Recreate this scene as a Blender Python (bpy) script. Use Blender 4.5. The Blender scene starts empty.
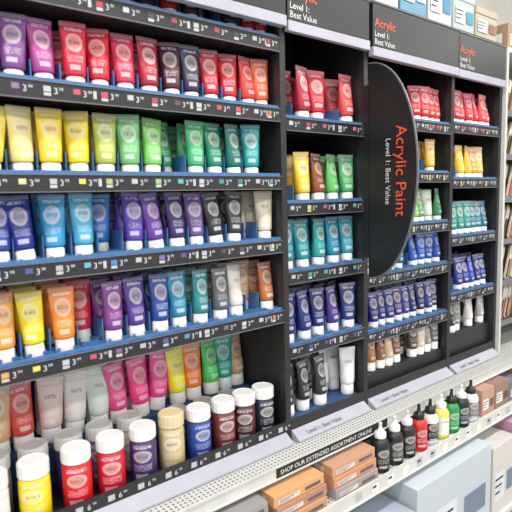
import bpy, math, random
from mathutils import Vector, Matrix, Euler
random.seed(11)
EYE = 1.5
scene = bpy.context.scene
try:
    scene.view_settings.view_transform = 'Standard'
except Exception:
    pass

def lin(c):
    return tuple((x/12.92 if x <= 0.04045 else ((x+0.055)/1.055)**2.4) for x in c[:3])

# ------------------------------------------------------------------ materials
def new_mat(name):
    m = bpy.data.materials.new(name); m.use_nodes = True
    return m, m.node_tree, m.node_tree.nodes['Principled BSDF']

def mth(nt, op, a, b=None, c=None):
    n = nt.nodes.new('ShaderNodeMath'); n.operation = op
    for i, v in enumerate((a, b, c)):
        if v is None: continue
        if isinstance(v, (int, float)): n.inputs[i].default_value = v
        else: nt.links.new(v, n.inputs[i])
    return n.outputs[0]

def mixc(nt, fac, a, b):
    n = nt.nodes.new('ShaderNodeMix'); n.data_type = 'RGBA'
    if isinstance(fac, (int, float)): n.inputs[0].default_value = fac
    else: nt.links.new(fac, n.inputs[0])
    for i, v in ((6, a), (7, b)):
        if isinstance(v, tuple): n.inputs[i].default_value = (*v[:3], 1)
        else: nt.links.new(v, n.inputs[i])
    return n.outputs[2]

def solid(name, col, rough=0.5, metal=0.0, noise=0.06, nscale=14):
    m, nt, p = new_mat(name)
    c = lin(col)
    tc = nt.nodes.new('ShaderNodeTexCoord')
    nz = nt.nodes.new('ShaderNodeTexNoise'); nz.inputs['Scale'].default_value = nscale
    nt.links.new(tc.outputs['Object'], nz.inputs['Vector'])
    lo = tuple(x*(1-noise*2) for x in c); hi = tuple(min(1, x*(1+noise*2)) for x in c)
    nt.links.new(mixc(nt, nz.outputs[0], lo, hi), p.inputs['Base Color'])
    p.inputs['Roughness'].default_value = rough
    p.inputs['Metallic'].default_value = metal
    return m

def attr(nt, name):
    n = nt.nodes.new('ShaderNodeAttribute'); n.attribute_name = name
    return n

CARD, nt, p = new_mat('printed_card')
a = attr(nt, 'Col'); nt.links.new(a.outputs['Color'], p.inputs['Base Color'])
p.inputs['Roughness'].default_value = 0.6

def label_mat(name, rough):
    m, nt, p = new_mat(name)
    col = attr(nt, 'Col').outputs['Color']
    lab = attr(nt, 'lab')
    sep = nt.nodes.new('ShaderNodeSeparateXYZ'); nt.links.new(lab.outputs['Vector'], sep.inputs[0])
    u, v, s = sep.outputs
    def band(lo, hi):
        return mth(nt, 'MULTIPLY', mth(nt, 'GREATER_THAN', v, lo), mth(nt, 'LESS_THAN', v, hi))
    du = mth(nt, 'MULTIPLY', u, 0.60)
    dv = mth(nt, 'MULTIPLY', mth(nt, 'SUBTRACT', v, 0.60), 2.2)
    d = mth(nt, 'SQRT', mth(nt, 'ADD', mth(nt, 'MULTIPLY', du, du), mth(nt, 'MULTIPLY', dv, dv)))
    disc = mth(nt, 'LESS_THAN', d, 0.40)
    inner = mth(nt, 'LESS_THAN', d, 0.27)
    vv = mth(nt, 'MULTIPLY', v, 30)
    row = mth(nt, 'FLOOR', vv); fr = mth(nt, 'FRACT', vv)
    cv = nt.nodes.new('ShaderNodeCombineXYZ')
    nt.links.new(mth(nt, 'MULTIPLY', u, 11), cv.inputs[0])
    nt.links.new(mth(nt, 'MULTIPLY', row, 5.7), cv.inputs[1])
    nt.links.new(s, cv.inputs[2])
    nz = nt.nodes.new('ShaderNodeTexNoise'); nz.inputs['Scale'].default_value = 1.5
    nt.links.new(cv.outputs[0], nz.inputs['Vector'])
    ink = mth(nt, 'GREATER_THAN', nz.outputs[0], 0.46)
    line = mth(nt, 'LESS_THAN', fr, 0.5)
    side = mth(nt, 'LESS_THAN', mth(nt, 'ABSOLUTE', u), 0.66)
    txt = mth(nt, 'MULTIPLY', mth(nt, 'MULTIPLY', ink, line), mth(nt, 'MULTIPLY', band(.22, .36), side))
    patch = mth(nt, 'MULTIPLY', band(.08, .17), mth(nt, 'LESS_THAN', mth(nt, 'ABSOLUTE', mth(nt, 'ADD', u, .1)), .45))
    txt2 = mth(nt, 'MULTIPLY', mth(nt, 'MULTIPLY', band(.83, .895), ink), side)
    intxt = mth(nt, 'MULTIPLY', mth(nt, 'MULTIPLY', band(.56, .64), inner), ink)
    crimp = mth(nt, 'GREATER_THAN', v, 0.92)
    top = mth(nt, 'MULTIPLY', band(.79, .92), 0.15)
    c1 = mixc(nt, mth(nt, 'MULTIPLY', crimp, 0.25), col, lin((.93, .93, .95)))
    c1 = mixc(nt, top, c1, lin((.2, .3, .5)))
    c2 = mixc(nt, mth(nt, 'MULTIPLY', disc, 0.50), c1, lin((.90, .87, .84)))
    c3 = mixc(nt, mth(nt, 'MULTIPLY', inner, 0.40), c2, col)
    c3 = mixc(nt, mth(nt, 'MULTIPLY', intxt, 0.5), c3, lin((.2, .22, .3)))
    c4 = mixc(nt, mth(nt, 'MULTIPLY', txt, 0.45), c3, lin((.93, .93, .93)))
    c4 = mixc(nt, mth(nt, 'MULTIPLY', patch, 0.5), c4, lin((.93, .93, .93)))
    c5 = mixc(nt, mth(nt, 'MULTIPLY', txt2, 0.6), c4, lin((.9, .9, .92)))
    nt.links.new(c5, p.inputs['Base Color'])
    p.inputs['Roughness'].default_value = rough
    return m
TUBE = label_mat('paint_tube_print', 0.33)

BLACK = solid('black_powdercoat', (.15, .15, .16), .45)
BLACK2 = solid('black_gloss_panel', (.135, .135, .14), .35)
NAVY = solid('navy_tray_back', (.20, .33, .50), .5)
BLUE = solid('blue_tray_plastic', (.27, .46, .67), .4)
WHITE = solid('white_enamel', (.82, .82, .80), .4)
LAV = solid('lavender_strip', (.68, .67, .72), .35)
GREY = solid('grey_rim', (.45, .45, .47), .4)
ORANGE = solid('orange_print', (.92, .36, .22), .5)
PALE = solid('white_print', (.85, .85, .86), .5)
BEIGE = solid('beige_panel', (.55, .50, .44), .6)

PERF, nt, p = new_mat('white_perforated_steel')
tc = nt.nodes.new('ShaderNodeTexCoord')
sp = nt.nodes.new('ShaderNodeSeparateXYZ'); nt.links.new(tc.outputs['Object'], sp.inputs[0])
fx = mth(nt, 'SUBTRACT', mth(nt, 'FRACT', mth(nt, 'MULTIPLY', sp.outputs[0], 70)), .5)
fy = mth(nt, 'SUBTRACT', mth(nt, 'FRACT', mth(nt, 'MULTIPLY', sp.outputs[1], 70)), .5)
dd = mth(nt, 'SQRT', mth(nt, 'ADD', mth(nt, 'MULTIPLY', fx, fx), mth(nt, 'MULTIPLY', fy, fy)))
nt.links.new(mixc(nt, mth(nt, 'LESS_THAN', dd, .25), lin((.82, .82, .80)), lin((.35, .34, .32))), p.inputs['Base Color'])
p.inputs['Roughness'].default_value = .4

FLOOR, nt, p = new_mat('floor_tile')
tc = nt.nodes.new('ShaderNodeTexCoord'); br = nt.nodes.new('ShaderNodeTexBrick')
br.offset = 0; br.inputs['Scale'].default_value = 1.0
br.inputs['Brick Width'].default_value = .305; br.inputs['Row Height'].default_value = .305
br.inputs['Mortar Size'].default_value = .003
br.inputs['Color1'].default_value = (*lin((.66, .64, .6)), 1); br.inputs['Color2'].default_value = (*lin((.62, .60, .57)), 1)
br.inputs['Mortar'].default_value = (*lin((.4, .39, .37)), 1)
nt.links.new(tc.outputs['Object'], br.inputs['Vector']); nt.links.new(br.outputs[0], p.inputs['Base Color'])
p.inputs['Roughness'].default_value = .3
WALL = solid('painted_wall', (.78, .77, .74), .8, nscale=3)
CEIL = solid('ceiling_tile', (.86, .86, .84), .9, nscale=8)
LAMP, nt, p = new_mat('lamp_diffuser')
p.inputs['Emission Color'].default_value = (1, .98, .95, 1); p.inputs['Emission Strength'].default_value = 5

# ------------------------------------------------------------------ mesh builder
class MB:
    def __init__(s):
        s.v = []; s.f = []; s.c = []; s.l = []; s.m = []; s.sm = []
    def add(s, verts, faces, col=(.5, .5, .5), lab=None, mat=0, xf=None, smooth=False):
        o = len(s.v)
        s.v += [tuple(xf @ Vector(q)) for q in verts] if xf is not None else [tuple(q) for q in verts]
        s.f += [tuple(i+o for i in f) for f in faces]
        s.c += ([lin(col)]*len(verts)) if isinstance(col, tuple) else [lin(q) for q in col]
        s.l += lab if lab else [(0, -1, 0)]*len(verts)
        s.m += [mat]*len(faces); s.sm += [smooth]*len(faces)
    def box(s, x0, x1, y0, y1, z0, z1, col=(.5, .5, .5), mat=0, xf=None):
        v = [(x, y, z) for z in (z0, z1) for y in (y0, y1) for x in (x0, x1)]
        s.add(v, [(0, 2, 3, 1), (4, 5, 7, 6), (0, 1, 5, 4), (2, 6, 7, 3), (0, 4, 6, 2), (1, 3, 7, 5)], col, None, mat, xf)
    def lathe(s, prof, n=16, xf=None, mat=0, seed=0, smooth=True):
        """prof: (r, z, colour, v) ; v<0 means unprinted"""
        vs = []; cs = []; ls = []; fs = []
        for (r, z, c, v) in prof:
            for i in range(n):
                t = 2*math.pi*i/n
                vs.append((r*math.cos(t), r*math.sin(t), z)); cs.append(c); ls.append((math.cos(t), v, seed))
        for k in range(len(prof)-1):
            for i in range(n):
                j = (i+1) % n
                fs.append((k*n+i, k*n+j, (k+1)*n+j, (k+1)*n+i))
        fs.append(tuple(range(n))[::-1]); fs.append(tuple((len(prof)-1)*n+i for i in range(n)))
        s.add(vs, fs, cs, ls, mat, xf, smooth)
    def build(s, name, mats, parent=None, bevel=0, loc=None):
        me = bpy.data.meshes.new(name)
        if loc is not None:
            s.v = [(a-loc[0], b-loc[1], c-loc[2]) for a, b, c in s.v]
        me.from_pydata(s.v, [], s.f)
        for m in mats: me.materials.append(m)
        me.polygons.foreach_set('material_index', s.m)
        me.polygons.foreach_set('use_smooth', s.sm)
        a = me.attributes.new('Col', 'FLOAT_COLOR', 'POINT')
        a.data.foreach_set('color', [x for c in s.c for x in (*c, 1.0)])
        a = me.attributes.new('lab', 'FLOAT_VECTOR', 'POINT')
        a.data.foreach_set('vector', [x for c in s.l for x in c])
        me.update()
        ob = bpy.data.objects.new(name, me); scene.collection.objects.link(ob)
        if loc is not None: ob.location = loc
        if parent: ob.parent = parent
        if bevel:
            b = ob.modifiers.new('bevel', 'BEVEL'); b.width = bevel; b.segments = 2; b.limit_method = 'ANGLE'
        return ob

def empty(name):
    e = bpy.data.objects.new(name, None); scene.collection.objects.link(e); e.empty_display_size = .1
    return e

_tc = {}
def text_geo(body, size):
    if (body, size) in _tc: return _tc[(body, size)]
    cu = bpy.data.curves.new('t', 'FONT'); cu.body = body; cu.size = size; cu.resolution_u = 3
    ob = bpy.data.objects.new('t', cu); scene.collection.objects.link(ob)
    dg = bpy.context.evaluated_depsgraph_get()
    me = ob.evaluated_get(dg).to_mesh()
    r = ([tuple(v.co) for v in me.vertices], [tuple(q.vertices) for q in me.polygons])
    ob.evaluated_get(dg).to_mesh_clear()
    bpy.data.objects.remove(ob); bpy.data.curves.remove(cu)
    _tc[(body, size)] = r
    return r

FRONT = Matrix(((1, 0, 0, 0), (0, 0, -1, 0), (0, 1, 0, 0), (0, 0, 0, 1)))
def text_on_front(mb, body, size, x, y, z, col=(.9, .9, .9), mat=0):
    v, f = text_geo(body, size)
    mb.add(v, f, col, None, mat, Matrix.Translation((x, y, z)) @ FRONT)

# ------------------------------------------------------------------ paint tube
def add_tube(mb, x, y, z, col, scale=1.0, rz=0, tilt=0, tilty=0, cap=(.93, .93, .92), fat=1.12):
    xf = Matrix.Translation((x, y, z)) @ Euler((tilt, tilty, rz)).to_matrix().to_4x4() @ Matrix.Scale(scale, 4) @ Matrix.Diagonal((fat, fat, 1, 1))
    n = 16; seed = random.random()*50
    mb.lathe([(.0172, 0, cap, -1), (.0188, .0015, cap, -1), (.0194, .006, cap, -1), (.0188, .031, cap, -1),
              (.0168, .0335, cap, -1)], n, xf, 0, seed)
    rings = [(.0135, .0135, .0330), (.0200, .0200, .0360), (.0212, .0206, .0385)]
    for i in range(1, 9):
        t = i/8
        rings.append((.0212+.0044*t, .0206*(1-t**1.25)+.0016, .0385+.099*t))
    rings += [(.0260, .0014, .1385), (.0262, .0014, .1495)]
    vs = []; ls = []; cs = []; fs = []
    for a, b, zz in rings:
        for i in range(n):
            t = 2*math.pi*i/n
            vs.append((a*math.cos(t), b*math.sin(t), zz)); ls.append((math.cos(t), max(0, (zz-.0375)/.112), seed)); cs.append(col)
    for k in range(len(rings)-1):
        for i in range(n):
            j = (i+1) % n
            fs.append((k*n+i, k*n+j, (k+1)*n+j, (k+1)*n+i))
    fs.append(tuple((len(rings)-1)*n+i for i in range(n)))
    mb.add(vs, fs, cs, ls, 0, xf, True)

def jit(c, a=.025):
    d = random.uniform(-a, a)
    return tuple(min(1, max(0, q+d+random.uniform(-a, a)*.4)) for q in c)

def tube_rows(xs, cols, y0, dz, scale=1.0, depth=4, dy=.058, caps=None, fat=1.12):
    mb = MB()
    for k, (x, c) in enumerate(zip(xs, cols)):
        for j in range(depth):
            if j == 0 and random.random() < .10: continue
            cap = (.94, .94, .93) if caps is None else caps[k % len(caps)]
            lean = .11 if random.random() < .3 else .04
            if k == len(xs)-1: lean = .02
            sc = scale*random.uniform(.97, 1.0)
            add_tube(mb, x+random.uniform(-.005, .004), y0+j*dy+random.uniform(-.006, .006), EYE+dz+.001, jit(c), sc,
                     random.uniform(-.42, .3), random.uniform(-.07, .03), random.uniform(-lean, lean), cap, fat)
    return mb.build('acrylic_paint_tubes', [TUBE])

# ------------------------------------------------------------------ shelving fixture
fix = empty('paint_display_shelving')
BAYS = [(-.26, 1.075), (1.075, 1.466), (1.466, 2.03), (2.03, 2.445)]
BACK = .36
frame = MB()
for x in (-.26, 1.075, 1.466, 2.03, 2.445):
    frame.box(x-.011, x+.011, -.004, .024, EYE-.80, EYE+.655)
    frame.box(x-.004, x+.004, .024, BACK, EYE-.80, EYE+.655)
frame.box(-.26, 2.445, BACK, BACK+.015, EYE-.80, EYE+.655)
frame.box(-.26, 2.445, -.012, BACK, EYE+.655, EYE+.668)
frame.build('steel_frame', [BLACK], fix)

def shelf(bay, dz, xs, cols, pitch, rail_h=.045):
    x0, x1 = BAYS[bay]; x0 += .012; x1 -= .012
    z = EYE+dz
    mb = MB()
    mb.box(x0, x1, -.004, .001, z-rail_h/2, z+rail_h/2-.004, mat=0)
    mb.box(x0, x1, .001, BACK-.03, z-.012, z+.002, mat=0)
    mb.box(x0, x1, -.007, -.004, z+rail_h/2-.006, z+rail_h/2-.004, mat=2)
    mb.box(x0, x1, -.007, -.004, z-rail_h/2, z-rail_h/2+.002, mat=2)
    mb.box(x0, x1, .003, BACK-.03, z+.002, z+.008, mat=3)
    mb.box(x0, x1, BACK-.04, BACK-.032, z+.008, z+.165, mat=3)
    mb.box(x0, x1, .002, .0045, z+.008, z+.027, mat=1)
    r = pitch*.47
    for kx, x in enumerate(xs):
        rr = r
        if x-r < x0 or x+r > x1:
            rr = max(.012, min(x-x0, x1-x))-.001
        for j in range(6):
            cy = .022+j*.052
            vs = []; fs = []; n = 12
            ry = min(rr, .025)
            for rad, zz in ((0, .009), (0, .026), (-.003, .026), (-.003, .009)):
                for i in range(n):
                    t = 2*math.pi*i/n
                    vs.append((x+(rr+rad)*math.cos(t), cy+(ry+rad)*math.sin(t), z+zz))
            for k in range(3):
                for i in range(n):
                    q = (i+1) % n; fs.append((k*n+i, k*n+q, (k+1)*n+q, (k+1)*n+i))
            mb.add(vs, fs, mat=1)
        if kx and x-pitch/2 > x0:
            mb.box(x-pitch/2-.0012, x-pitch/2+.0012, .05, BACK-.04, z+.008, z+.075, mat=1)
    mb.build('shelf_tray', [BLACK, BLUE, GREY, NAVY], fix)
    lb = MB()
    for k, (x, c) in enumerate(zip(xs, cols)):
        w = min(.02, pitch*.3)
        yy = -.0048
        def quad(a, b, c0, d, colr, y=yy):
            lb.add([(a, y, c0), (b, y, c0), (b, y, d), (a, y, d)], [(0, 1, 2, 3)], colr)
        quad(x-w*1.25, x-w*.45, z-.004, z+.008, tuple(.7*q+.2 for q in c) if k % 3 else jit((.72, .72, .74)))
        if k % 2:
            quad(x-w*1.25, x-w*.45, z-.013, z-.006, (.74, .74, .74))
        text_on_front(lb, '3', .020, x-w*.15, yy, z-.008, (.84, .84, .84))
        text_on_front(lb, '99', .010, x+w*.45, yy, z, (.84, .84, .84))
        if k % 4 == 2:
            quad(x+w*1.1, x+w*1.5, z-.010, z+.008, (.74, .74, .74))
    lb.build('price_labels', [CARD], fix)

W = (.90, .89, .87); BK = (.16, .16, .18)
P1 = .066
XS1 = [.326+P1*k for k in range(-8, 11)]+[1.036]
def pre(cols, extra):
    return [extra[i % len(extra)] for i in range(8)]+cols
rowTop = pre([(.55, .1, .15), (.7, .1, .15), (.12, .12, .16), (.75, .1, .14), (.5, .08, .2), (.13, .12, .2), (.6, .1, .15), (.15, .13, .2), (.7, .13, .15), (.1, .1, .16), (.6, .1, .15), (.7, .12, .14)], [(.4, .2, .5), (.6, .1, .3)])
rowA = pre([(.52, .30, .56), (.68, .26, .56), (.88, .16, .26), (.90, .14, .24), (.92, .24, .38), (.68, .12, .22), (.30, .12, .19), (.18, .18, .29), (.78, .16, .24), (.86, .19, .24), (.88, .22, .21), (.90, .37, .23)], [(.35, .2, .5), (.55, .2, .5), (.6, .2, .4)])
rowB = pre([(.94, .85, .54), (.97, .83, .20), (.97, .85, .18), (.70, .74, .30), (.43, .72, .45), (.48, .79, .38), (.26, .68, .43), (.28, .72, .48), (.12, .54, .40), (.09, .45, .41), (.12, .62, .62), (.17, .57, .59)], [(.95, .85, .6), (.97, .85, .3)])
rowC = pre([(.13, .20, .56), (.21, .57, .78), (.29, .66, .80), (.17, .45, .76), (.36, .26, .66), (.41, .26, .64), (.26, .17, .43), (.47, .36, .60), BK, (.19, .19, .22), (.84, .80, .74), (.88, .82, .72)], [(.1, .15, .45), (.15, .25, .6)])
rowD = pre([(.97, .87, .18), (.95, .55, .18), (.83, .16, .25), (.48, .22, .54), (.34, .23, .56), (.14, .28, .56), (.17, .54, .68), (.15, .52, .52), (.35, .37, .39), (.84, .81, .76), (.80, .64, .49), (.74, .45, .25)], [(.95, .85, .3), (.9, .6, .2)])
for dz, cols in ((.452, rowTop), (.2465, rowA), (.0435, rowB), (-.154, rowC), (-.378, rowD)):
    shelf(0, dz, XS1, cols, P1)
    tube_rows(XS1, cols, .056, dz+.008, 1.11, 4, .06, None, 1.08)

P2 = .0745
XS2 = [1.124+P2*k for k in range(5)]
b2 = [(.223, [(.55, .1, .22), (.68, .11, .22), (.86, .13, .22), (.90, .18, .20), (.86, .3, .3)]),
      (-.04, [(.96, .86, .5), (.97, .81, .18), (.56, .29, .18), (.38, .72, .36), (.3, .66, .4)]),
      (-.26, [(.11, .54, .58), (.12, .56, .58), (.16, .64, .62), (.14, .52, .66), (.2, .6, .7)]),
      (-.505, [(.10, .16, .42), (.14, .21, .50), (.16, .20, .44), (.28, .21, .54), (.15, .2, .45)])]
for dz, cols in b2:
    shelf(1, dz, XS2, cols, P2)
    tube_rows(XS2, cols, .05, dz+.008, 1.27 if dz > .1 else 1.17, 4, .066, None, 1.08)
P3 = .0532
XS3 = [1.508+P3*k for k in range(10)]
R = (.86, .15, .19)
b3 = [(.262, [(.66, .1, .15), R, (.76, .1, .2), R, (.86, .1, .2), R, (.76, .1, .15), (.88, .15, .15), R, (.88, .2, .15)]),
      (.063, [(.88, .2, .12)]*3+[(.88, .3, .14), (.92, .42, .15), (.93, .55, .15), (.93, .6, .15), (.94, .7, .18), (.94, .74, .22), (.94, .74, .22)]),
      (-.141, [(.95, .8, .15)]*4+[(.93, .88, .25), (.8, .85, .3), (.55, .75, .35), (.38, .65, .35), (.82, .87, .77), (.24, .55, .35)]),
      (-.32, [(.1, .4, .35)]*4+[(.08, .38, .55), (.1, .34, .65), (.14, .36, .7), (.14, .36, .75), (.14, .3, .66), (.14, .3, .66)]),
      (-.533, [(.12, .14, .45), (.14, .14, .45), (.22, .16, .46), (.14, .16, .44), (.28, .18, .44), (.22, .22, .54), (.14, .17, .44), (.12, .12, .34), (.17, .22, .48), (.12, .12, .34)])]
for dz, cols in b3:
    shelf(2, dz, XS3, cols, P3); tube_rows(XS3, cols, .045, dz+.008, 1.08 if dz > .2 else 1.0, 4, .058, None, 1.06)
XS4 = [2.070+P3*k for k in range(7)]
b4 = [(.272, [R, (.8, .12, .17), R, (.86, .14, .22), R, (.88, .22, .22), (.85, .3, .3)]),
      (.038, [(.93, .68, .16), (.94, .73, .16), (.94, .78, .18), (.94, .73, .18), (.92, .63, .18), (.93, .73, .3), (.85, .55, .2)]),
      (-.212, [(.12, .5, .46), (.12, .55, .55), (.14, .55, .5), (.12, .55, .5), (.12, .5, .55), (.12, .45, .55), (.12, .45, .55)]),
      (-.467, [(.12, .18, .55), (.12, .23, .6), (.14, .19, .5), (.12, .23, .55), (.12, .23, .65), (.12, .14, .45), (.12, .23, .55)])]
for dz, cols in b4:
    shelf(3, dz, XS4, cols, P3); tube_rows(XS4, cols, .045, dz+.008, 1.08, 4, .058, None, 1.06)

# bottom trays
bt = MB()
for i, (x0, x1) in enumerate(BAYS):
    x0 += .012; x1 -= .012
    bt.box(x0, x1, .001, BACK, EYE-.785, EYE-.765, mat=0)
    bt.box(x0, x1, -.004, .001, EYE-.80, EYE-.733, mat=0)
    bt.add([(x0, -.003, EYE-.768), (x1, -.003, EYE-.768), (x1, -.042, EYE-.792), (x0, -.042, EYE-.792),
            (x0, -.003, EYE-.7975), (x1, -.003, EYE-.7975), (x1, -.042, EYE-.7975), (x0, -.042, EYE-.7975)],
           [(0, 3, 2, 1), (3, 7, 6, 2), (4, 5, 6, 7), (0, 4, 7, 3), (1, 2, 6, 5), (0, 1, 5, 4)], mat=1)
bt.box(BAYS[0][0]+.012, BAYS[0][1]-.012, .185, BACK, EYE-.765, EYE-.66, mat=2)
bt.box(BAYS[0][0]+.012, BAYS[0][1]-.012, BACK-.02, BACK-.005, EYE-.66, EYE-.42, mat=2)
bt.box(BAYS[1][0]+.012, BAYS[1][1]-.012, .02, BACK, EYE-.765, EYE-.745, mat=2)
bt.box(BAYS[2][0]+.012, BAYS[2][1]-.012, .02, BACK, EYE-.765, EYE-.69, mat=0)
bt.box(BAYS[3][0]+.012, BAYS[3][1]-.012, .02, BACK, EYE-.765, EYE-.64, mat=0)
bt.build('bottom_tray', [BLACK, LAV, NAVY], fix)
lb = MB()
for k in range(16):
    x = -.2+k*.082
    lb.add([(x, -.005, EYE-.760), (x+.018, -.005, EYE-.760), (x+.018, -.005, EYE-.744), (x, -.005, EYE-.744)], [(0, 1, 2, 3)], (.72, .72, .74))
    text_on_front(lb, '6', .020, x+.028, -.005, EYE-.760, (.85, .85, .85))
    text_on_front(lb, '99', .010, x+.042, -.005, EYE-.752, (.85, .85, .85))
lb.build('price_labels', [CARD], fix)
sl = Matrix.Rotation(math.radians(32), 4, 'X')
st = MB()
for (x0, x1) in BAYS:
    v, f = text_geo('Level 1: Best Value', .022)
    st.add(v, f, (.25, .25, .3), None, 0, Matrix.Translation((x0+.06, -.0335, EYE-.7855)) @ sl)
st.build('strip_lettering', [CARD], fix)

rowE_x = [.262+P1*k for k in range(-7, 12)]+[1.038]
rowE = [(.8, .65, .5)]*7+[(.84, .66, .50), (.86, .30, .28), (.90, .80, .78), (.92, .89, .88), (.87, .90, .87), (.93, .34, .58), (.96, .28, .56), (.97, .30, .63), (.96, .93, .18), (.97, .50, .22), (.28, .80, .38), (.15, .66, .60), (.8, .64, .48)]
tube_rows(rowE_x, rowE, .222, -.66, 1.25, 2, .072)
tube_rows(XS2, [BK, (.16, .16, .18), (.20, .18, .22), W, (.93, .93, .93)], .05, -.745, 1.22, 4, .066, None, 1.05)
tube_rows(XS3, [(.8, .65, .5), (.65, .45, .28), (.55, .33, .22), (.84, .74, .6), (.5, .32, .22), (.75, .6, .44), (.34, .24, .2), (.88, .83, .73), (.64, .62, .59), (.4, .4, .42)], .045, -.69, 1.05, 4, .058, None, 1.06)
tube_rows(XS4, [BK, (.2, .2, .22), (.5, .5, .5), W, W, BK, (.7, .7, .7)], .045, -.64, 1.0, 4, .058, None, 1.08)

# ------------------------------------------------------------------ jars
def jar(x, y, dz, body, lid=(.92, .92, .91), h=.155, r=.036):
    mb = MB()
    mb.lathe([(r-.004, 0, body, -1), (r, .004, body, 0), (r, h*.35, body, .35), (r, h*.68, body, .9), (r-.003, h*.735, body, -1),
              (r-.007, h*.76, body, -1)], 28, None, 0, random.random()*40)
    lz = h*.765
    n = 36; vs = []; fs = []
    prof = [(r-.003, lz), (r+.0005, lz+.002), (r+.0005, h-.004), (r-.002, h-.001), (r-.006, h), (r-.007, h-.0015)]
    for k, (rr, zz) in enumerate(prof):
        for i in range(n):
            t = 2*math.pi*i/n
            q = rr-(.0009 if (i % 2 and 0 < k < 3) else 0)
            vs.append((q*math.cos(t), q*math.sin(t), zz))
    for k in range(len(prof)-1):
        for i in range(n):
            j = (i+1) % n; fs.append((k*n+i, k*n+j, (k+1)*n+j, (k+1)*n+i))
    fs.append(tuple(range(n))[::-1]); fs.append(tuple((len(prof)-1)*n+i for i in range(n)))
    mb.add(vs, fs, lid, None, 0)
    o = mb.build('paint_jar', [TUBE]); o.location = (x, y, EYE+dz+.0005); o.rotation_euler = (0, 0, random.uniform(-.6, -.1))
    return o
TAN = (.80, .72, .52)
jc = [(.205, W), (.12, (.9, .88, .8)), (.035, (.9, .8, .7)), (-.05, (.9, .5, .3)), (-.135, W),
      (.298, (.97, .86, .14)), (.400, (.86, .13, .16)), (.490, (.80, .11, .20)), (.583, (.30, .19, .42)), (.672, TAN),
      (.763, (.15, .27, .62)), (.852, (.48, .20, .17)), (.932, (.32, .15, .18)), (1.010, (.14, .16, .23))]
for x, c in jc:
    jar(x, .048, -.765, c, (.86, .79, .62) if c == TAN else (.92, .92, .91), .165 if c == TAN else .155)
bc = [(.7, .2, .25), W, (.85, .83, .8), (.7, .1, .2), (.6, .5, .5), (.85, .83, .8), (.25, .18, .4), (.5, .4, .5), (.75, .7, .6)]
for k in range(9):
    jar(-.12+k*.088+random.uniform(-.003, .003), .132, -.765, bc[k])
for k, c in enumerate([(.2, .3, .5), (.3, .15, .15), (.2, .2, .22)]):
    jar(.74+k*.095, .132, -.765, c, (.80, .80, .79), .13, .033)

# ------------------------------------------------------------------ header signs
for i, (x0, x1) in enumerate(BAYS):
    e = empty('header_sign')
    mb = MB()
    y0 = -.03 if i % 2 == 0 else -.024
    s0 = (.498, .49, .474, .474)[i]
    mb.box(x0+.006, x1-.006, y0, -.012, EYE+s0+.033, EYE+.65, mat=0)
    mb.box(x0+.006, x1-.006, y0-.004, -.010, EYE+s0, EYE+s0+.031, mat=1)
    mb.box(x0+.006, x1-.006, y0-.003, -.011, EYE+.65, EYE+.655, mat=2)
    mb.build('sign_board', [BLACK2, LAV, GREY], e, bevel=.0015)
    mt = MB()
    text_on_front(mt, 'Acrylic', .042, x0+.014, y0-.0012, EYE+s0+.099, (.95, .42, .26))
    text_on_front(mt, 'Level 1:', .027, x0+.014, y0-.0012, EYE+s0+.067, (.88, .88, .88))
    text_on_front(mt, 'Best Value', .027, x0+.014, y0-.0012, EYE+s0+.041, (.88, .88, .88))
    mt.build('sign_lettering', [CARD], e)

# blade sign
bs = empty('blade_sign')
mb = MB(); n = 48
cz = EYE+.073; hh = .372; pr = .228
pts = []
for i in range(n+1):
    t = -math.pi/2+math.pi*i/n
    pts.append((-.032-(pr-.03)*max(0, math.cos(t))**.95, cz+hh*math.sin(t)))
X0, X1 = 1.447, 1.4535
L = [(X0, y, z) for y, z in pts]; Rr = [(X1, y, z) for y, z in pts]
m = len(pts)
mb.add(L+Rr, [tuple(range(m)), tuple(range(2*m-1, m-1, -1))], mat=0)
mb.add(L+Rr, [(i, m+i, m+(i+1) % m, (i+1) % m) for i in range(m)], mat=1)
inn = [(-.030+(y+.030)*.98, cz+(z-cz)*.99) for y, z in pts]
mb.add([(X0-.0015, y, z) for y, z in pts]+[(X0-.0015, y, z) for y, z in inn], [(i, i+1, m+i+1, m+i) for i in range(m-1)], mat=1)
mb.box(X0, X1, -.034, -.009, cz-.30, cz+.30, mat=0)
mb.build('sign_panel', [BLACK2, GREY], bs)
def blade_text(body, size, ybase, mat, nm):
    v, f = text_geo(body, size)
    xs = [q[0] for q in v]; c = (max(xs)+min(xs))/2
    B = Matrix(((0, 0, -1, X0-.002), (0, -1, 0, ybase), (-1, 0, 0, cz), (0, 0, 0, 1)))
    t = MB(); t.add([(q[0]-c, q[1], 0) for q in v], f, (1, 1, 1), None, 0, B); t.build(nm, [mat], bs)
blade_text('Acrylic Paint', .059, -.148, ORANGE, 'sign_title')
blade_text('Level 1: Best Value', .029, -.106, PALE, 'sign_subtitle')

# ------------------------------------------------------------------ lower gondola shelves
gon = empty('lower_gondola_shelf')
XA, XB = -.4, 4.2
mb = MB()
mb.box(XA, XB, -.10, BACK+.015, EYE-.82, EYE-.801, mat=1)
mb.box(XA, XB, -.106, -.100, EYE-.838, EYE-.797, mat=0)
mb.box(XA, XB, -.112, -.106, EYE-.838, EYE-.834, mat=0)
mb.box(XA, XB, -.110, -.106, EYE-.801, EYE-.797, mat=0)
mb.box(XA, XB, -.17, BACK+.015, EYE-.98, EYE-.96, mat=1)
mb.box(XA, XB, -.178, -.17, EYE-1.0, EYE-.952, mat=0)
mb.box(XA, XB, -.184, -.178, EYE-1.0, EYE-.996, mat=0)
mb.box(XA, XB, -.25, BACK+.015, EYE-1.38, EYE-1.36, mat=0)
mb.box(XA, XB, -.23, -.21, 0, EYE-1.38, mat=2)
mb.box(XA, XB, BACK+.015, BACK+.03, 0, EYE-.82, mat=0)
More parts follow.
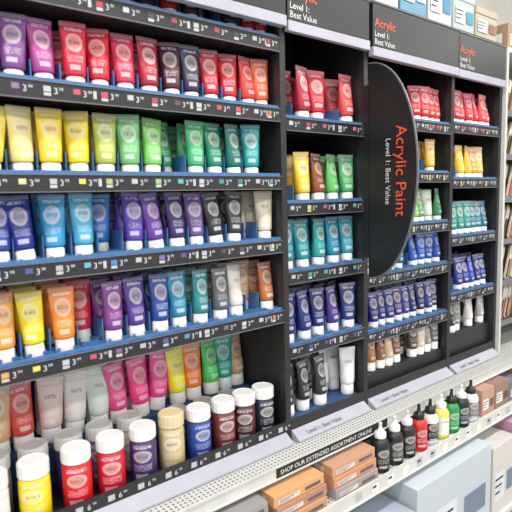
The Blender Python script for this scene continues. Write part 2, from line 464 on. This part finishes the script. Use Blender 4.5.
for x in (XA, 1.07, 2.46, XB-.02):
    mb.box(x, x+.02, .12, BACK, EYE-.96, EYE-.82, mat=0)
    mb.box(x, x+.02, .17, BACK, 0, EYE-.98, mat=0)
mb.build('steel_shelving', [WHITE, PERF, GREY], gon)
cs = MB()
cs.box(.93, 1.46, -.1075, -.1062, EYE-.834, EYE-.801, (.11, .11, .12))
text_on_front(cs, 'SHOP OUR EXTENDED ASSORTMENT ONLINE', .0205, .945, -.1082, EYE-.826, (.9, .9, .9))
for k in range(30):
    x = 1.2+k*.085
    cs.add([(x, -.1787, EYE-.99), (x+.035, -.1787, EYE-.99), (x+.035, -.1787, EYE-.96), (x, -.1787, EYE-.96)], [(0, 1, 2, 3)], random.choice([(.92, .92, .9), (.93, .91, .85), (.7, .72, .75)]))
    if k % 3: cs.add([(x+.004, -.1793, EYE-.975), (x+.022, -.1793, EYE-.975), (x+.022, -.1793, EYE-.967), (x+.004, -.1793, EYE-.967)], [(0, 1, 2, 3)], (.15, .15, .15))
cs.build('shelf_edge_labels', [CARD], gon)

def bottle(x, y, dz, body, lid, label, h=.172, r=.032):
    mb = MB(); k = h/.165; sd = random.random()*30
    mb.lathe([(r-.003, 0, body, -1), (r, .003, body, -1), (r, .018, body, -1), (r, .0185, label, .1), (r, .05, label, .35), (r, .082*k, label, .8),
              (r, .0825*k, body, -1), (r, .092*k, body, -1), (r*.88, .104*k, body, -1), (r*.55, .113*k, body, -1), (r*.45, .116*k, body, -1)], 24, None, 0, sd)
    mb.lathe([(r*.62, .114*k, lid, -1), (r*.64, .116*k, lid, -1), (r*.62, .132*k, lid, -1), (r*.5, .135*k, lid, -1), (r*.26, .139*k, lid, -1), (r*.16, .158*k, lid, -1), (r*.2, .159*k, lid, -1), (r*.18, h, lid, -1)], 18, None, 0, sd)
    o = mb.build('paint_bottle', [TUBE]); o.location = (x, y, EYE+dz+.0005); o.rotation_euler = (0, 0, -.4)
WH = (.92, .92, .91)
for x, b, l, lab in ((1.385, (.14, .14, .15), WH, (.18, .18, .19)), (1.465, (.14, .14, .15), WH, (.3, .3, .3)), (1.54, (.12, .12, .13), (.85, .85, .84), (.17, .17, .17)),
                     (1.615, (.82, .16, .18), (.1, .1, .11), (.78, .14, .16)), (1.69, (.88, .88, .88), (.12, .12, .12), (.14, .14, .16)),
                     (1.765, (.93, .86, .34), WH, (.93, .93, .9)), (1.84, (.14, .56, .32), (.1, .1, .1), (.16, .6, .34)), (1.915, (.12, .12, .14), WH, (.22, .22, .24)), (1.99, (.88, .88, .88), (.12, .12, .12), (.5, .5, .52))):
    bottle(x, -.134, -.96, b, l, lab)
for k in range(8):
    jar(1.40+k*.078, -.045, -.96, [BK, W, (.3, .3, .32), (.6, .2, .2), BK, (.85, .8, .4), W, BK][k], [(.1, .1, .1), WH][k % 2], .11, .032)

def carton(name, x0, x1, y0, y1, z0, z1, col, lab=(.9, .9, .88), stripe=None, lid=False):
    cx, cy = (x0+x1)/2, (y0+y1)/2
    mb = MB(); w = (x1-x0); h = z1-z0
    if lid:
        mb.box(x0+.003, x1-.003, y0+.003, y1-.003, z0, z1-h*.22, col)
        mb.box(x0, x1, y0, y1, z1-h*.22, z1, tuple(min(1, q*.9+.06) for q in col))
    else:
        mb.box(x0, x1, y0, y1, z0, z1, col)
    e = .0006
    def q(a, b, c, d, cl, yy=y0-e):
        mb.add([(a, yy, c), (b, yy, c), (b, yy, d), (a, yy, d)], [(0, 1, 2, 3)], cl)
    q(x0+w*.08, x0+w*.5, z0+h*.2, z0+h*.62, lab)
    q(x0+w*.6, x0+w*.92, z0+h*.25, z0+h*.55, stripe or tuple(v*.6 for v in col))
    for i in range(3):
        q(x0+w*.1, x0+w*(.45-.07*i), z0+h*(.5-.1*i), z0+h*(.53-.1*i), (.2, .2, .25), y0-2*e)
    mb.add([(x0-e, y1-(y1-y0)*.15, z0+h*.25), (x0-e, y0+(y1-y0)*.15, z0+h*.25), (x0-e, y0+(y1-y0)*.15, z0+h*.65), (x0-e, y1-(y1-y0)*.15, z0+h*.65)], [(0, 1, 2, 3)], lab)
    mb.add([(x0, cy-.012, z1+e), (x1, cy-.012, z1+e), (x1, cy+.012, z1+e), (x0, cy+.012, z1+e)], [(0, 1, 2, 3)], tuple(min(1, v*1.1) for v in col))
    return mb.build(name, [CARD], loc=(cx, cy, z0), bevel=.0015)

zs = EYE-.9595
for sx0, sx1, cset in ((.66, .86, [(.62, .60, .60), (.72, .68, .64), (.6, .58, .58)]), (.88, 1.09, [(.78, .58, .42), (.70, .52, .42), (.84, .64, .44)]), (1.12, 1.335, [(.62, .60, .60), (.80, .56, .42), (.78, .60, .48)]), (.22, .6, [(.62, .62, .64), (.7, .68, .66), (.55, .55, .58)])):
    z = zs
    for k, c in enumerate(cset):
        j = random.uniform(-.006, .004)
        carton('flat_craft_box', sx0+j+.006, sx1+j, -.163+.006*k, .09, z, z+.034, c, (.88, .84, .80), (.40, .34, .40)); z += .0355
x = 2.05
while x < 4.0:
    w = random.uniform(.09, .16); h = random.uniform(.08, .125)
    carton('boxed_craft_supply', x, x+w-.008, -.155, .06, zs, zs+h, random.choice([(.6, .48, .42), (.72, .70, .66), (.45, .47, .55), (.75, .58, .5)]))
    x += w
zb = EYE-1.3595
pal = [(.76, .79, .82), (.66, .70, .76), (.80, .78, .74), (.56, .58, .64)]
for (a, b, h, c) in ((-.3, .2, .3, pal[2]), (.22, .62, .25, pal[3]), (.64, 1.04, .3, pal[0]), (1.11, 1.44, .27, pal[1]), (1.46, 1.98, .335, pal[0]), (2.0, 2.2, .3, (.82, .80, .78)), (2.22, 2.43, .34, (.72, .56, .64)), (2.5, 2.85, .3, pal[2]), (2.87, 3.3, .33, pal[1]), (3.32, 3.9, .3, pal[3])):
    carton('large_carton', a, b, -.235, .15, zb, zb+h, c, (.86, .87, .88), (.45, .52, .6))

# top stock
zt = EYE+.6685
for (a, b, h, c, s) in ((.1, .35, .2, (.8, .8, .8), (.3, .5, .7)), (.4, .7, .18, (.5, .7, .8), (.9, .9, .9)), (.8, 1.1, .2, (.85, .85, .85), (.2, .5, .7)),
                     (1.15, 1.42, .2, (.35, .5, .6), (.9, .9, .9)), (1.48, 1.66, .2, (.80, .82, .82), (.25, .5, .7)), (1.67, 1.84, .22, (.42, .60, .70), (.85, .85, .85)),
                     (1.85, 2.02, .2, (.78, .80, .80), (.3, .55, .7)), (2.03, 2.2, .16, (.72, .76, .76), (.3, .6, .7)), (2.21, 2.40, .13, (.74, .70, .60), (.6, .4, .3))):
    carton('storage_box', a, b, .0, .28, zt, zt+h, c, (.85, .87, .87), s, lid=True)

# ------------------------------------------------------------------ neighbouring brush display
bd = empty('paintbrush_display_rack')
mb = MB()
mb.box(2.460, 2.478, -.02, .02, EYE-.795, EYE+.64, mat=0)
mb.box(4.18, 4.195, -.02, .02, EYE-.795, EYE+.64, mat=0)
mb.box(2.482, 4.18, .20, .215, EYE-.795, EYE+.64, mat=1)
for k in range(6):
    z = EYE-.66+k*.205
    mb.box(2.482, 4.18, -.005, .2, z-.008, z, mat=2)
    mb.box(2.482, 4.18, -.010, -.005, z-.012, z+.016, mat=2)
mb.box(2.46, 4.18, -.02, .2, EYE+.64, EYE+.66, mat=0)
mb.build('rack_frame', [WHITE, BEIGE, GREY], bd)
pk = MB()
for k in range(6):
    z = EYE-.66+k*.205
    x = 2.50
    while x < 4.06:
        c = random.choice([(.35, .25, .2), (.68, .58, .46), (.80, .76, .70), (.18, .16, .16), (.55, .36, .24), (.78, .72, .64)])
        for yy in (0, .06, .12):
            xf = Matrix.Translation((x, yy+random.uniform(.012, .04), z+.012)) @ Euler((-.1, .55, 0)).to_matrix().to_4x4()
            pk.box(-.014, .014, -.004, .004, 0, .19, c, 0, xf)
            pk.box(-.012, .012, -.0055, -.004, .12, .17, (.82, .79, .74), 0, xf)
            pk.box(-.004, .004, -.008, -.004, .01, .11, random.choice([(.6, .42, .25), (.15, .1, .1), (.6, .2, .15)]), 0, xf)
        x += .036
pk.build('paintbrush_packs', [CARD], bd)
for (a, b, h, c) in ((2.5, 2.8, .12, (.66, .54, .42)), (2.82, 3.2, .16, (.3, .22, .2)), (3.22, 3.6, .14, (.6, .5, .45)), (3.62, 4.1, .18, (.4, .3, .25))):
    carton('cardboard_box', a, b, .0, .18, EYE+.6605, EYE+.66+h, c)

# ------------------------------------------------------------------ room shell
def slab(name, x0, x1, y0, y1, z0, z1, mat):
    mb = MB(); mb.box(x0, x1, y0, y1, z0, z1); return mb.build(name, [mat])
slab('floor', -3, 9, -4, .6, -.05, 0, FLOOR)
slab('wall_back', -3, 9, .6, .7, 0, 3.4, WALL)
slab('wall_right', 9, 9.1, -4, .7, 0, 3.4, WALL)
slab('ceiling', -3, 9.1, -4, .7, 3.4, 3.5, CEIL)
slab('baseboard_back', -3, 9, .585, .6, 0, .1, GREY)
for lx in (-1.2, 1.2, 3.6, 6.0):
    for ly in (-1.0, -2.9):
        mb = MB()
        mb.box(lx-.75, lx+.75, ly-.16, ly+.16, 3.34, 3.399, mat=0)
        mb.box(lx-.72, lx+.72, ly-.13, ly+.13, 3.332, 3.34, mat=1)
        mb.build('ceiling_light', [WHITE, LAMP])
        la = bpy.data.lights.new('fluorescent_tube_light', 'AREA'); la.shape = 'RECTANGLE'; la.size = 1.44; la.size_y = .26
        la.energy = {-1.2: 40, 1.2: 32, 3.6: 24, 6.0: 34}[lx]; la.color = (1, .995, .97)
        lo = bpy.data.objects.new('fluorescent_tube_light', la); scene.collection.objects.link(lo); lo.location = (lx, ly, 3.325)
w = bpy.data.worlds.new('world'); scene.world = w; w.use_nodes = True
w.node_tree.nodes['Background'].inputs[0].default_value = (.97, .99, 1, 1)
w.node_tree.nodes['Background'].inputs[1].default_value = 1.15

# ------------------------------------------------------------------ camera
th = math.radians(6.6); ro = math.radians(1.4)
ca, sa = .624, .7815
F = Vector((ca*math.cos(th), sa*math.cos(th), -math.sin(th)))
R0 = Vector((sa, -ca, 0)); U0 = Vector((ca*math.sin(th), sa*math.sin(th), math.cos(th)))
Rv = R0*math.cos(ro)-U0*math.sin(ro); Uv = U0*math.cos(ro)+R0*math.sin(ro)
cam = bpy.data.cameras.new('camera'); cam.lens = 36; cam.sensor_width = 36; cam.clip_start = .02
cam.dof.use_dof = True; cam.dof.focus_distance = 1.9; cam.dof.aperture_fstop = 4.5
co = bpy.data.objects.new('camera', cam); scene.collection.objects.link(co)
M = Matrix((Rv, Uv, -F)).transposed().to_4x4(); M.translation = Vector((0, -1.2, EYE))
co.matrix_world = M
scene.camera = co
